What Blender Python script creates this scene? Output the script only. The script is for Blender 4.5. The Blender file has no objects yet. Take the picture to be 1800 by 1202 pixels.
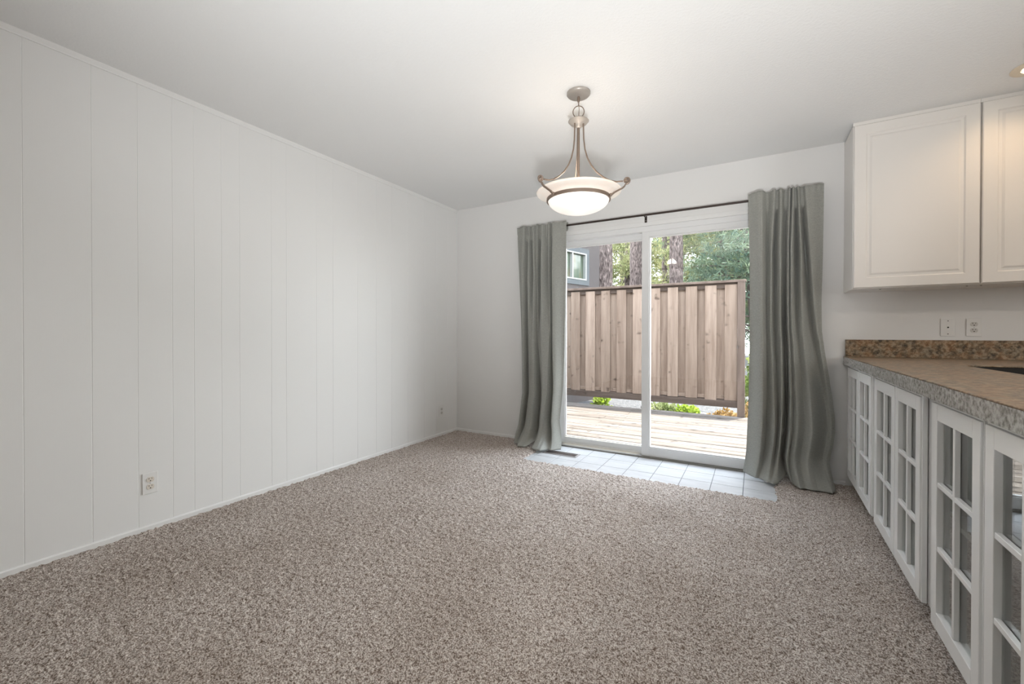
import bpy, math, random
import numpy as np
from mathutils import Vector, Matrix
random.seed(7)
rng = np.random.default_rng(11)
PI = math.pi
scene = bpy.context.scene
C = scene.collection

# ------------------------------------------------------------------ camera
FPX = 747.48
cam_d = bpy.data.cameras.new('camera'); cam = bpy.data.objects.new('camera', cam_d); C.objects.link(cam)
cam_d.sensor_width = 36.0; cam_d.lens = FPX / 1800 * 36.0
yaw, pitch, roll = 0.519094, -0.0061953, 0.0011354
fw = Vector((-math.sin(yaw)*math.cos(pitch), math.cos(yaw)*math.cos(pitch), math.sin(pitch)))
r0 = Vector((math.cos(yaw), math.sin(yaw), 0)); u0 = r0.cross(fw)
rr = r0*math.cos(roll) + u0*math.sin(roll); uu = -r0*math.sin(roll) + u0*math.cos(roll)
m3 = Matrix((rr, uu, -fw)).transposed()
cam.matrix_world = Matrix.Translation((0, 0, 1.08561)) @ m3.to_4x4()
cam_d.shift_y = -(601 - 590.297) / 1800
cam_d.clip_start = 0.02; cam_d.clip_end = 300
scene.camera = cam

# ------------------------------------------------------------------ view + sky + sun
scene.view_settings.view_transform = 'Standard'
scene.view_settings.look = 'None'
scene.view_settings.exposure = 0.05
scene.view_settings.gamma = 1.0
scene.view_settings.use_curve_mapping = False
w = bpy.data.worlds.new('sky'); scene.world = w; w.use_nodes = True
wn = w.node_tree.nodes; wl = w.node_tree.links
bg = wn['Background']
tc = wn.new('ShaderNodeTexCoord'); sx = wn.new('ShaderNodeSeparateXYZ'); wl.new(tc.outputs['Generated'], sx.inputs[0])
cr = wn.new('ShaderNodeValToRGB'); wl.new(sx.outputs['Z'], cr.inputs[0]); wl.new(cr.outputs[0], bg.inputs[0])
cr.color_ramp.elements[0].position = 0.0; cr.color_ramp.elements[0].color = (0.92, 0.935, 0.95, 1)
cr.color_ramp.elements[1].position = 0.7; cr.color_ramp.elements[1].color = (0.78, 0.86, 1.0, 1)
bg.inputs[1].default_value = 11.5

def light(name, kind, loc, energy, color, target=None, **kw):
    d = bpy.data.lights.new(name, kind); o = bpy.data.objects.new(name, d); C.objects.link(o)
    o.location = loc; d.energy = energy; d.color = color
    for k, v in kw.items(): setattr(d, k, v)
    if target is not None:
        o.rotation_euler = (Vector(target) - Vector(loc)).to_track_quat('-Z', 'Y').to_euler()
    return o
# high sun standing a little beyond the fence
light('sun', 'SUN', (2, 9, 12), 20.0, (1.0, 0.93, 0.82), target=(2-0.10*12/1.0, 9-0.19*12, 0), angle=math.radians(0.6))
# daylight portals in the glass doors and in the added kitchen window
for nm, loc, tgt, sx_, sy_ in (('door_daylight', (-0.82, 3.93, 1.0), (-0.82, 0, 1.0), 1.8, 1.95), ('added_window_daylight', (3.43, 1.4, 1.55), (0, 1.4, 1.55), 1.0, 1.0)):
    o = light(nm, 'AREA', loc, 1.0, (1, 1, 1), target=tgt, shape='RECTANGLE', size=sx_, size_y=sy_)
    o.data.cycles.is_portal = True
XL, YB, H = -2.866, 3.786, 2.44
YR, XR = -3.2, 3.3          # wall behind the camera, wall on the kitchen side
# ------------------------------------------------------------------ materials
def mat(name, color=(0.8, 0.8, 0.8), rough=0.5, metal=0.0, spec=0.5, **kw):
    m = bpy.data.materials.new(name); m.use_nodes = True
    b = m.node_tree.nodes['Principled BSDF']
    b.inputs['Base Color'].default_value = (*color, 1); b.inputs['Roughness'].default_value = rough
    b.inputs['Metallic'].default_value = metal; b.inputs['Specular IOR Level'].default_value = spec
    for k, v in kw.items(): b.inputs[k].default_value = v
    return m
def nd(m, t, **kw):
    n = m.node_tree.nodes.new(t)
    for k, v in kw.items():
        if k in n.inputs: n.inputs[k].default_value = v
        else: setattr(n, k, v)
    return n
def lk(m, a, b): m.node_tree.links.new(a, b)
def BS(m): return m.node_tree.nodes['Principled BSDF']
def coords(m, scale=(1, 1, 1), rot=(0, 0, 0)):
    t = nd(m, 'ShaderNodeNewGeometry'); mp = nd(m, 'ShaderNodeMapping')
    mp.inputs['Scale'].default_value = scale; mp.inputs['Rotation'].default_value = rot
    lk(m, t.outputs['Position'], mp.inputs['Vector']); return mp.outputs[0]
def noise(m, vec, scale, detail=3, rough=0.5):
    n = nd(m, 'ShaderNodeTexNoise'); n.inputs['Scale'].default_value = scale; n.inputs['Detail'].default_value = detail
    n.inputs['Roughness'].default_value = rough; lk(m, vec, n.inputs['Vector']); return n
def ramp(m, fac, stops, interp='LINEAR'):
    r = nd(m, 'ShaderNodeValToRGB'); r.color_ramp.interpolation = interp
    e = r.color_ramp.elements
    while len(e) < len(stops): e.new(0.5)
    for i, (p, c) in enumerate(stops): e[i].position = p; e[i].color = (*c, 1)
    lk(m, fac, r.inputs[0]); return r.outputs[0]
def bump(m, h, strength=0.3, dist=0.002):
    b = nd(m, 'ShaderNodeBump'); b.inputs['Strength'].default_value = strength; b.inputs['Distance'].default_value = dist
    lk(m, h, b.inputs['Height']); lk(m, b.outputs[0], BS(m).inputs['Normal'])
def mixc(m, fac, a, b, blend='MIX'):
    x = nd(m, 'ShaderNodeMix', data_type='RGBA', blend_type=blend)
    if isinstance(fac, (int, float)): x.inputs[0].default_value = fac
    else: lk(m, fac, x.inputs[0])
    for i, v in ((6, a), (7, b)):
        if isinstance(v, tuple): x.inputs[i].default_value = (*v, 1)
        else: lk(m, v, x.inputs[i])
    return x.outputs[2]

M = {}
m = M['wall'] = mat('wall_paint', (0.80, 0.79, 0.775), 0.62, spec=0.3)
bump(m, noise(m, coords(m), 160, 3).outputs[0], 0.10, 0.001)
m = M['panel'] = mat('panel_paint', (0.82, 0.815, 0.80), 0.42, spec=0.4)
bump(m, noise(m, coords(m, (1, 40, 1)), 12, 2).outputs[0], 0.06, 0.001)
m = M['ceiling'] = mat('ceiling_paint', (0.83, 0.83, 0.82), 0.7, spec=0.2)
bump(m, noise(m, coords(m), 75, 4, 0.6).outputs[0], 0.45, 0.004)
m = M['trim'] = mat('trim_paint', (0.83, 0.825, 0.81), 0.3)
m = M['cab'] = mat('cabinet_paint', (0.88, 0.88, 0.87), 0.26)
m = M['upcab'] = mat('wall_cabinet_paint', (0.80, 0.765, 0.725), 0.30)
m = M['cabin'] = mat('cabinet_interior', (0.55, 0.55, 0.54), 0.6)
m = M['vinyl'] = mat('door_vinyl', (0.80, 0.80, 0.795), 0.35)
m = M['dark'] = mat('dark_slot', (0.02, 0.018, 0.015), 0.6)
m = M['plate'] = mat('plate_plastic', (0.80, 0.79, 0.77), 0.35)
m = M['almond'] = mat('almond_plastic', (0.72, 0.66, 0.58), 0.4)
m = M['recept'] = mat('receptacle_plastic', (0.62, 0.60, 0.57), 0.4)
m = M['bronze'] = mat('bronze_rod', (0.055, 0.040, 0.034), 0.38, 0.6)
m = M['nickel'] = mat('brushed_bronze_nickel', (0.25, 0.19, 0.15), 0.42, 0.55)
m = M['pewter'] = mat('pale_pewter', (0.42, 0.38, 0.34), 0.4, 0.3)
m = M['steel'] = mat('screw_steel', (0.5, 0.5, 0.5), 0.3, 0.9)
m = M['sinkm'] = mat('sink_dark', (0.012, 0.011, 0.010), 0.3)
m = M['vent'] = mat('register_brown', (0.12, 0.095, 0.085), 0.45, 0.3)
m = M['ventframe'] = mat('register_frame', (0.36, 0.34, 0.33), 0.4, 0.3)

# glass: clear sheet with a mirror-like surface reflection
def glass(name, tint, ior):
    m = bpy.data.materials.new(name); m.use_nodes = True; nt = m.node_tree; nt.nodes.remove(nt.nodes['Principled BSDF'])
    out = [n for n in nt.nodes if n.type == 'OUTPUT_MATERIAL'][0]
    tr = nt.nodes.new('ShaderNodeBsdfTransparent'); tr.inputs[0].default_value = (*tint, 1)
    gl = nt.nodes.new('ShaderNodeBsdfGlossy'); gl.inputs['Roughness'].default_value = 0.0; gl.inputs[0].default_value = (1, 1, 1, 1)
    # Schlick reflectance, the same from either side of the sheet
    ge = nt.nodes.new('ShaderNodeNewGeometry'); dt = nt.nodes.new('ShaderNodeVectorMath'); dt.operation = 'DOT_PRODUCT'
    nt.links.new(ge.outputs['Normal'], dt.inputs[0]); nt.links.new(ge.outputs['Incoming'], dt.inputs[1])
    prev = dt.outputs['Value']; f0 = ((ior-1)/(ior+1))**2
    for op, a, b in (('ABSOLUTE', prev, None), ('SUBTRACT', 1.0, 0), ('POWER', 0, 5.0), ('MULTIPLY', 0, 1-f0), ('ADD', 0, f0)):
        mt = nt.nodes.new('ShaderNodeMath'); mt.operation = op
        if op == 'SUBTRACT': mt.inputs[0].default_value = 1.0; nt.links.new(prev, mt.inputs[1])
        else:
            nt.links.new(prev, mt.inputs[0])
            if b is not None: mt.inputs[1].default_value = b
        prev = mt.outputs[0]
    mx = nt.nodes.new('ShaderNodeMixShader'); nt.links.new(prev, mx.inputs[0])
    nt.links.new(tr.outputs[0], mx.inputs[1]); nt.links.new(gl.outputs[0], mx.inputs[2]); nt.links.new(mx.outputs[0], out.inputs[0])
    return m
M['glass'] = glass('door_glass', (0.97, 0.985, 0.975), 1.5)
M['cabglass'] = glass('cabinet_glass', (0.84, 0.86, 0.85), 2.0)
m = M['sillm'] = mat('door_sill', (0.26, 0.25, 0.23), 0.5)
m = M['houseglass'] = mat('neighbour_window_glass', (0.20, 0.26, 0.22), 0.06, spec=0.6)
c = ramp(m, noise(m, coords(m, (1, 3.0, 0.8)), 1.6, 2).outputs[0], [(0.35, (0.10, 0.065, 0.03)), (0.5, (0.06, 0.075, 0.055)), (0.65, (0.035, 0.05, 0.035))])  # yellowish interior and green reflections put into the pane colour
lk(m, c, BS(m).inputs['Base Color'])

# carpet: speckled brown, taupe and cream pile
m = M['carpet'] = mat('carpet_pile', (0.4, 0.35, 0.3), 0.95, spec=0.1)
v = coords(m)
n1 = noise(m, v, 190, 2, 0.7); n2 = noise(m, v, 70, 2, 0.6); n3 = noise(m, v, 1.7, 2)
c1 = ramp(m, n1.outputs[0], [(0.36, (0.07, 0.045, 0.032)), (0.44, (0.24, 0.18, 0.145)), (0.51, (0.50, 0.43, 0.385)), (0.58, (0.92, 0.86, 0.81))])
c2 = ramp(m, n2.outputs[0], [(0.38, (0.24, 0.18, 0.145)), (0.5, (0.48, 0.41, 0.36)), (0.62, (0.72, 0.67, 0.62))])
c12 = mixc(m, 0.30, c1, c2)
c3 = ramp(m, n3.outputs[0], [(0.35, (0.86, 0.84, 0.82)), (0.65, (1.0, 1.0, 1.0))])
lk(m, mixc(m, 1.0, c12, c3, 'MULTIPLY'), BS(m).inputs['Base Color'])
bump(m, n1.outputs[0], 0.5, 0.006)

m = M['tile'] = mat('floor_tile', (0.62, 0.63, 0.65), 0.28)
c = ramp(m, noise(m, coords(m, (0.6, 2.4, 1)), 9, 4).outputs[0], [(0.3, (0.50, 0.503, 0.51)), (0.7, (0.60, 0.603, 0.61))])
lk(m, c, BS(m).inputs['Base Color'])
m = M['grout'] = mat('tile_grout', (0.20, 0.21, 0.22), 0.9)

# granite
m = M['granite'] = mat('brown_granite', (0.5, 0.4, 0.3), 0.34, spec=0.35)
v = coords(m)
g1 = noise(m, v, 50, 4, 0.7); g2 = noise(m, v, 17, 3, 0.6); g3 = nd(m, 'ShaderNodeTexVoronoi'); g3.inputs['Scale'].default_value = 85; lk(m, v, g3.inputs['Vector'])
c1 = ramp(m, g1.outputs[0], [(0.38, (0.018, 0.010, 0.006)), (0.44, (0.15, 0.092, 0.052)), (0.52, (0.30, 0.215, 0.135)), (0.62, (0.50, 0.41, 0.30))])
c2 = ramp(m, g2.outputs[0], [(0.40, (0.15, 0.145, 0.12)), (0.52, (0.33, 0.235, 0.15)), (0.62, (0.42, 0.24, 0.13))])
c12 = mixc(m, 0.42, c1, c2); c12 = mixc(m, 1.0, c12, (0.93, 0.91, 0.89), 'MULTIPLY')
sp = ramp(m, g3.outputs['Distance'], [(0.10, (0.25, 0.2, 0.15)), (0.22, (1, 1, 1))])
g4 = noise(m, v, 40, 1); sel = ramp(m, g4.outputs[0], [(0.5, (0, 0, 0)), (0.58, (1, 1, 1))])
lk(m, mixc(m, sel, c12, mixc(m, 1.0, c12, sp, 'MULTIPLY')), BS(m).inputs['Base Color'])

m = M['granite_edge'] = mat('grey_granite_edge', (0.4, 0.4, 0.38), 0.25, spec=0.5)
v = coords(m); e1 = noise(m, v, 75, 4, 0.65)
c1 = ramp(m, e1.outputs[0], [(0.34, (0.12, 0.115, 0.105)), (0.46, (0.29, 0.28, 0.26)), (0.60, (0.52, 0.51, 0.485))])
lk(m, c1, BS(m).inputs['Base Color'])

m = M['curtain'] = mat('curtain_linen', (0.235, 0.245, 0.225), 0.9, spec=0.15)
v = coords(m)
wv = noise(m, coords(m, (1, 1, 0.12)), 900, 1); wh = noise(m, coords(m, (0.08, 0.08, 1)), 700, 1)
c = ramp(m, wv.outputs[0], [(0.35, (0.34, 0.342, 0.312)), (0.65, (0.46, 0.462, 0.424))])
c2 = ramp(m, wh.outputs[0], [(0.35, (0.86, 0.86, 0.86)), (0.65, (1.06, 1.06, 1.06))])
lk(m, mixc(m, 1.0, c, c2, 'MULTIPLY'), BS(m).inputs['Base Color'])
bump(m, wh.outputs[0], 0.25, 0.001)
BS(m).inputs['Sheen Weight'].default_value = 0.15
# a little light passes through the cloth
nt = m.node_tree; out = [n for n in nt.nodes if n.type == 'OUTPUT_MATERIAL'][0]
tl = nt.nodes.new('ShaderNodeBsdfTranslucent'); tl.inputs[0].default_value = (0.42, 0.43, 0.39, 1)
mx = nt.nodes.new('ShaderNodeMixShader'); mx.inputs[0].default_value = 0.12
nt.links.new(BS(m).outputs[0], mx.inputs[1]); nt.links.new(tl.outputs[0], mx.inputs[2]); nt.links.new(mx.outputs[0], out.inputs[0])

# lamp glass
def lampglass(name, col, em, emc):
    m = mat(name, col, 0.35); b = BS(m)
    b.inputs['Emission Color'].default_value = (*emc, 1); b.inputs['Emission Strength'].default_value = em
    return m
m = M['bowl'] = lampglass('alabaster_glass', (0.74, 0.66, 0.58), 0.27, (1.0, 0.86, 0.74))
c = ramp(m, noise(m, coords(m), 11, 4, 0.6).outputs[0], [(0.35, (1.0, 0.80, 0.68)), (0.6, (1.0, 0.95, 0.88))])
lk(m, c, BS(m).inputs['Emission Color'])
m = M['bowlhot'] = lampglass('alabaster_glass_lit', (0.74, 0.70, 0.66), 0.60, (1.0, 0.93, 0.86))
c = ramp(m, noise(m, coords(m), 9, 4, 0.6).outputs[0], [(0.40, (1.0, 0.84, 0.74)), (0.56, (1.0, 0.97, 0.92))])
lk(m, c, BS(m).inputs['Emission Color'])
M['can'] = lampglass('can_lamp', (0.9, 0.9, 0.9), 6.0, (1.0, 0.88, 0.66))
M['cantrim'] = mat('can_trim', (0.80, 0.70, 0.55), 0.5)
M['lampdisc'] = lampglass('bulb_and_fill_disc', (0.9, 0.9, 0.9), 2.0, (1.0, 0.97, 0.92))

def wood(name, dark, light_, scale, axis, rough=0.85, rnd=0.35):
    m = mat(name, light_, rough, spec=0.15)
    sc = {'x': (1, 14, 14), 'z': (14, 14, 1), 'y': (14, 1, 14)}[axis]
    v = coords(m, sc); a = noise(m, v, scale, 5, 0.65); k = noise(m, coords(m), 9, 2)
    c = ramp(m, a.outputs[0], [(0.32, dark), (0.62, light_)])
    kn = ramp(m, k.outputs[0], [(0.26, tuple(q*0.55 for q in dark)), (0.36, (1, 1, 1))])
    c = mixc(m, 0.7, c, kn, 'MULTIPLY')
    # each board has its own tone
    at = nd(m, 'ShaderNodeAttribute', attribute_name='tone')
    t = ramp(m, at.outputs['Fac'], [(0.0, (1-rnd, 1-rnd*1.05, 1-rnd*1.1)), (1.0, (1, 1, 1))])
    lk(m, mixc(m, 1.0, c, t, 'MULTIPLY'), BS(m).inputs['Base Color'])
    bump(m, a.outputs[0], 0.4, 0.003)
    return m
M['deck'] = wood('deck_wood', (0.075, 0.061, 0.052), (0.172, 0.153, 0.142), 1.6, 'x', rnd=0.3)
M['fence'] = wood('fence_wood', (0.195, 0.138, 0.105), (0.31, 0.236, 0.187), 1.4, 'z', rnd=0.30)
M['rail'] = wood('rail_wood', (0.06, 0.043, 0.035), (0.11, 0.082, 0.067), 1.4, 'x', rnd=0.1)
M['post'] = wood('post_wood', (0.09, 0.065, 0.052), (0.15, 0.112, 0.092), 1.4, 'z', rnd=0.1)
m = M['gravel'] = mat('gravel', (0.2, 0.2, 0.22), 0.9)
vo = nd(m, 'ShaderNodeTexVoronoi'); vo.inputs['Scale'].default_value = 42; lk(m, coords(m), vo.inputs['Vector'])
c = ramp(m, vo.outputs['Color'], [(0.1, (0.018, 0.019, 0.022)), (0.5, (0.045, 0.045, 0.049)), (0.9, (0.095, 0.09, 0.088))])
lk(m, c, BS(m).inputs['Base Color']); bump(m, vo.outputs['Distance'], 0.8, 0.02)
m = M['bark'] = mat('pine_bark', (0.2, 0.15, 0.13), 0.95, spec=0.1)
vo = nd(m, 'ShaderNodeTexVoronoi'); vo.inputs['Scale'].default_value = 11; lk(m, coords(m, (1.8, 1.8, 0.6)), vo.inputs['Vector'])
na = noise(m, coords(m, (1.5, 1.5, 0.4)), 22, 4, 0.65)
c = mixc(m, 0.5, ramp(m, vo.outputs['Distance'], [(0.15, (0.21, 0.165, 0.155)), (0.42, (0.02, 0.014, 0.013))]), ramp(m, na.outputs[0], [(0.38, (0.03, 0.023, 0.021)), (0.62, (0.25, 0.20, 0.185))]))
lk(m, c, BS(m).inputs['Base Color']); bump(m, na.outputs[0], 0.9, 0.04)
m = M['siding'] = mat('house_siding', (0.036, 0.028, 0.027), 0.8)
bump(m, noise(m, coords(m, (20, 20, 1)), 4, 2).outputs[0], 0.3, 0.01)
M['bluetrim'] = mat('house_blue_trim', (0.040, 0.046, 0.050), 0.7)
M['whiteframe'] = mat('white_window_frame', (0.22, 0.23, 0.22), 0.5)
M['roof'] = mat('roof_shingle', (0.12, 0.11, 0.11), 0.9)
M['soffit'] = mat('eave_paint', (0.28, 0.25, 0.23), 0.8)
def leaf(name, a, b, trans=0.4):
    m = mat(name, a, 0.6, spec=0.2)
    c = ramp(m, noise(m, coords(m), 3.5, 3).outputs[0], [(0.35, a), (0.65, b)])
    lk(m, c, BS(m).inputs['Base Color'])
    nt = m.node_tree; out = [n for n in nt.nodes if n.type == 'OUTPUT_MATERIAL'][0]
    tl = nt.nodes.new('ShaderNodeBsdfTranslucent'); nt.links.new(c, tl.inputs[0])
    mx = nt.nodes.new('ShaderNodeMixShader'); mx.inputs[0].default_value = trans
    nt.links.new(BS(m).outputs[0], mx.inputs[1]); nt.links.new(tl.outputs[0], mx.inputs[2]); nt.links.new(mx.outputs[0], out.inputs[0])
    return m
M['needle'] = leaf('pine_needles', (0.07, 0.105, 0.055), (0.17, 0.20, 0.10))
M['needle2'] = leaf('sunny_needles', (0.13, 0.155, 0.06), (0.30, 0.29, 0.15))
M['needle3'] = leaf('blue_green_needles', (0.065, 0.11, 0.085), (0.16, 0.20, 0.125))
M['fern'] = leaf('lime_leaf', (0.20, 0.30, 0.025), (0.34, 0.42, 0.07), 0.5)
M['greenleaf'] = leaf('ground_leaf', (0.11, 0.16, 0.045), (0.28, 0.31, 0.15), 0.4)
M['dryleaf'] = leaf('dry_leaf', (0.26, 0.16, 0.055), (0.40, 0.28, 0.14), 0.4)
M['bushleaf'] = leaf('bush_leaf', (0.09, 0.17, 0.03), (0.30, 0.31, 0.12), 0.5)
M['rock'] = mat('pale_rock', (0.13, 0.115, 0.12), 0.9)

# ------------------------------------------------------------------ mesh helpers
class MB:
    def __init__(s): s.v = []; s.f = []; s.t = []
    def add(s, vs, fs, tone=0.5):
        n = len(s.v); s.v += [tuple(q) for q in vs]; s.f += [tuple(i+n for i in f) for f in fs]; s.t += [tone]*len(vs); return s
    def box(s, x0, x1, y0, y1, z0, z1, tone=0.5):
        return s.add([(x0,y0,z0),(x1,y0,z0),(x1,y1,z0),(x0,y1,z0),(x0,y0,z1),(x1,y0,z1),(x1,y1,z1),(x0,y1,z1)],
                     [(0,3,2,1),(4,5,6,7),(0,1,5,4),(1,2,6,5),(2,3,7,6),(3,0,4,7)], tone)
    def prism(s, pts, z0, z1):
        n = len(pts); vs = [(x,y,z0) for x,y in pts]+[(x,y,z1) for x,y in pts]
        return s.add(vs, [tuple(range(n-1,-1,-1)), tuple(range(n,2*n))]+[(i,(i+1)%n,(i+1)%n+n,i+n) for i in range(n)])
    def lathe(s, prof, c=(0,0,0), seg=48, axis='z', close=False):
        vs = []; k = len(prof)
        for i in range(seg):
            a = 2*PI*i/seg
            for r, z in prof:
                p = (r*math.cos(a), r*math.sin(a), z)
                if axis == 'y': p = (p[0], p[2], p[1])
                if axis == 'x': p = (p[2], p[0], p[1])
                vs.append((p[0]+c[0], p[1]+c[1], p[2]+c[2]))
        fs = []; kk = k if close else k-1
        for i in range(seg):
            for j in range(kk):
                a, b = i*k+j, ((i+1)%seg)*k+j; a2, b2 = i*k+(j+1)%k, ((i+1)%seg)*k+(j+1)%k
                fs.append((a, b, b2, a2))
        return s.add(vs, fs)
    def tube(s, path, r, seg=10, caps=True):
        path = [Vector(p) for p in path]; n = len(path); rs = r if isinstance(r, (list, tuple)) else [r]*n
        vs = []; up = Vector((0.13, 0.21, 0.97))
        prev = None
        for i, p in enumerate(path):
            d = (path[min(i+1, n-1)] - path[max(i-1, 0)]).normalized()
            if prev is None: a = d.orthogonal().normalized()
            else:
                a = prev - d*prev.dot(d); a = a.normalized() if a.length > 1e-6 else d.orthogonal().normalized()
            prev = a; b = d.cross(a)
            for k in range(seg):
                t = 2*PI*k/seg; vs.append(p + (a*math.cos(t)+b*math.sin(t))*rs[i])
        fs = [(i*seg+k, i*seg+(k+1)%seg, (i+1)*seg+(k+1)%seg, (i+1)*seg+k) for i in range(n-1) for k in range(seg)]
        if caps: fs += [tuple(range(seg-1,-1,-1)), tuple(range((n-1)*seg, n*seg))]
        return s.add(vs, fs)
    def sphere(s, c, r, seg=16, rings=10, sq=(1,1,1)):
        prof = [(r*math.sin(PI*i/rings)+1e-6, -r*math.cos(PI*i/rings)) for i in range(rings+1)]
        vs = []; k = len(prof)
        for i in range(seg):
            a = 2*PI*i/seg
            for rad, z in prof: vs.append((c[0]+rad*math.cos(a)*sq[0], c[1]+rad*math.sin(a)*sq[1], c[2]+z*sq[2]))
        fs = [(i*k+j, ((i+1)%seg)*k+j, ((i+1)%seg)*k+j+1, i*k+j+1) for i in range(seg) for j in range(k-1)]
        return s.add(vs, fs)
    def map(s, fn): s.v = [tuple(fn(*p)) for p in s.v]; return s

def world_loc(o):
    v = Vector((0, 0, 0))
    while o: v += Vector(o.location); o = o.parent
    return v
def obj(name, mb, material, parent=None, origin=None, smooth=False, bevel=0, seg=2, angle=40):
    o_ = Vector(origin) if origin is not None else (world_loc(parent) if parent else Vector((0, 0, 0)))
    me = bpy.data.meshes.new(name)
    me.from_pydata([tuple(Vector(v)-o_) for v in mb.v], [], mb.f); me.update()
    at = me.attributes.new('tone', 'FLOAT', 'POINT'); at.data.foreach_set('value', mb.t)
    o = bpy.data.objects.new(name, me); C.objects.link(o)
    if parent: o.parent = parent; o.location = o_ - world_loc(parent)
    else: o.location = o_
    me.materials.append(material)
    if smooth:
        me.polygons.foreach_set('use_smooth', [True]*len(me.polygons))
        me.set_sharp_from_angle(angle=math.radians(angle))
    if bevel:
        b = o.modifiers.new('bevel', 'BEVEL'); b.width = bevel; b.segments = seg; b.limit_method = 'ANGLE'
    return o
def struct(o): o['kind'] = 'structure'; return o
def tag(o, label, cat, group=None, kind=None):
    o['label'] = label; o['category'] = cat
    if group: o['group'] = group
    if kind: o['kind'] = kind
    return o
def thing(name, loc, label, cat, group=None):
    o = bpy.data.objects.new(name, None); C.objects.link(o); o.location = loc; o.empty_display_size = 0.1
    return tag(o, label, cat, group)

# ================================================================== the room
# ---- paneled left wall with vertical grooves
gy = [-2.9,-2.65,-2.5,-2.2,-1.95,-1.8,-1.5,-1.22,-1.07,-0.8,-0.55,-0.35,-0.1,0.16,0.35,0.571,0.80,0.982,1.138,1.245,1.393,1.50,1.706,1.812,2.049,2.193,2.43,2.63,2.81,3.02,3.25,3.43,3.62]
prof = [(XL-0.12, YR-0.1), (XL, YR-0.1)]
for y in gy: prof += [(XL, y-0.0022), (XL-0.0012, y-0.0006), (XL-0.0012, y+0.0006), (XL, y+0.0022)]
prof += [(XL, YB+0.14), (XL-0.12, YB+0.14)]
mb = MB(); n = len(prof)
mb.v = [(x, y, -0.1) for x, y in prof]+[(x, y, H+0.1) for x, y in prof]; mb.t = [0.5]*2*n
mb.f = [(i, (i+1)%n, (i+1)%n+n, i+n) for i in range(n)]
struct(obj('wall_left', mb, M['panel']))
# ---- wall with the sliding glass doors
OX0, OX1, OZ1 = -1.715, 0.085, 2.015
mb = MB(); T = 0.14
mb.box(XL-0.12, OX0, YB, YB+T, -0.1, H+0.1).box(OX1, XR+0.1, YB, YB+T, -0.1, H+0.1).box(OX0, OX1, YB, YB+T, OZ1, H+0.1).box(OX0, OX1, YB, YB+T, -0.1, -0.005)
struct(obj('wall_back', mb, M['wall']))
mb = MB()
for ya_, yb_, z0, z1 in ((YR-0.1, 0.9, -0.1, H+0.1), (0.9, 1.9, -0.1, 1.05), (0.9, 1.9, 2.05, H+0.1), (1.9, YB, -0.1, H+0.1)):
    mb.box(XR, XR+0.12, ya_, yb_, z0, z1)
struct(obj('wall_right', mb, M['wall']))
struct(obj('wall_rear', MB().box(XL, XR, YR-0.12, YR, -0.1, H+0.1), M['wall']))
mb = MB(); f = 0.05     # unseen kitchen window, added to brighten the left wall
mb.box(XR+0.02, XR+0.1, 0.9, 0.9+f, 1.05, 2.05).box(XR+0.02, XR+0.1, 1.9-f, 1.9, 1.05, 2.05).box(XR+0.02, XR+0.1, 0.9+f, 1.9-f, 1.05, 1.05+f).box(XR+0.02, XR+0.1, 0.9+f, 1.9-f, 2.05-f, 2.05).box(XR+0.02, XR+0.1, 1.38, 1.42, 1.05+f, 2.05-f)
wf = struct(obj('added_window_1', mb, M['vinyl']))
obj('pane', MB().box(XR+0.055, XR+0.06, 0.9+f, 1.9-f, 1.05+f, 2.05-f), M['glass'], wf)
struct(obj('ceiling', MB().box(XL-0.12, XR+0.12, YR-0.12, YB+0.14, H, H+0.1), M['ceiling']))

# ---- tile strip at the door
TX0, TX1, TY0 = -1.755, 0.137, 3.17
mb = MB(); xs = [TX1-0.2035*i for i in range(11)]; ys = [YB, 3.595, 3.392, TY0]
g = 0.0022
for i in range(10):
    for j in range(3):
        xa, xb = max(xs[i+1], TX0-0.2), xs[i]
        mb.box(xa+g, xb-g, ys[j+1]+g, ys[j]-g, -0.01, 0.002)
struct(obj('tile_floor', mb, M['tile'], bevel=0.0012, seg=1))
struct(obj('tile_grout', MB().box(-1.95, TX1, TY0-0.06, YB+0.02, -0.03, -0.0005), M['grout']))

# ---- carpet: a dense, tufted sheet with a cut-out for the tiles
def vnoise(x, y, sc, seed):
    r = np.random.default_rng(seed); n = 256; g_ = r.random((n, n))
    fx, fy = x*sc, y*sc; ix, iy = np.floor(fx).astype(int), np.floor(fy).astype(int); tx, ty = fx-ix, fy-iy
    tx = tx*tx*(3-2*tx); ty = ty*ty*(3-2*ty)
    a = g_[ix % n, iy % n]; b = g_[(ix+1) % n, iy % n]; c_ = g_[ix % n, (iy+1) % n]; d_ = g_[(ix+1) % n, (iy+1) % n]
    return (a*(1-tx)+b*tx)*(1-ty)+(c_*(1-tx)+d_*tx)*ty
st = 0.0062
gx = np.arange(XL, 0.70, st); gyy = np.arange(0.30, YB+st*0.5, st)
X, Y = np.meshgrid(gx, gyy, indexing='ij')
Z = 0.002 + 0.011*vnoise(X, Y, 95, 3) + 0.006*vnoise(X, Y, 160, 4) + 0.004*vnoise(X, Y, 6, 5)
edge = 0.012*(vnoise(X, Y, 60, 8)-0.5)*2
xl = TX0 + 0.02
inside = (X > xl-0.0+edge) & (X < TX1-0.006+edge) & (Y > TY0+0.025+edge)
nx, ny = X.shape
Xj = X + 0.004*(vnoise(X, Y, 110, 12)-0.5); Yj = Y + 0.004*(vnoise(X, Y, 110, 13)-0.5)
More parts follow.
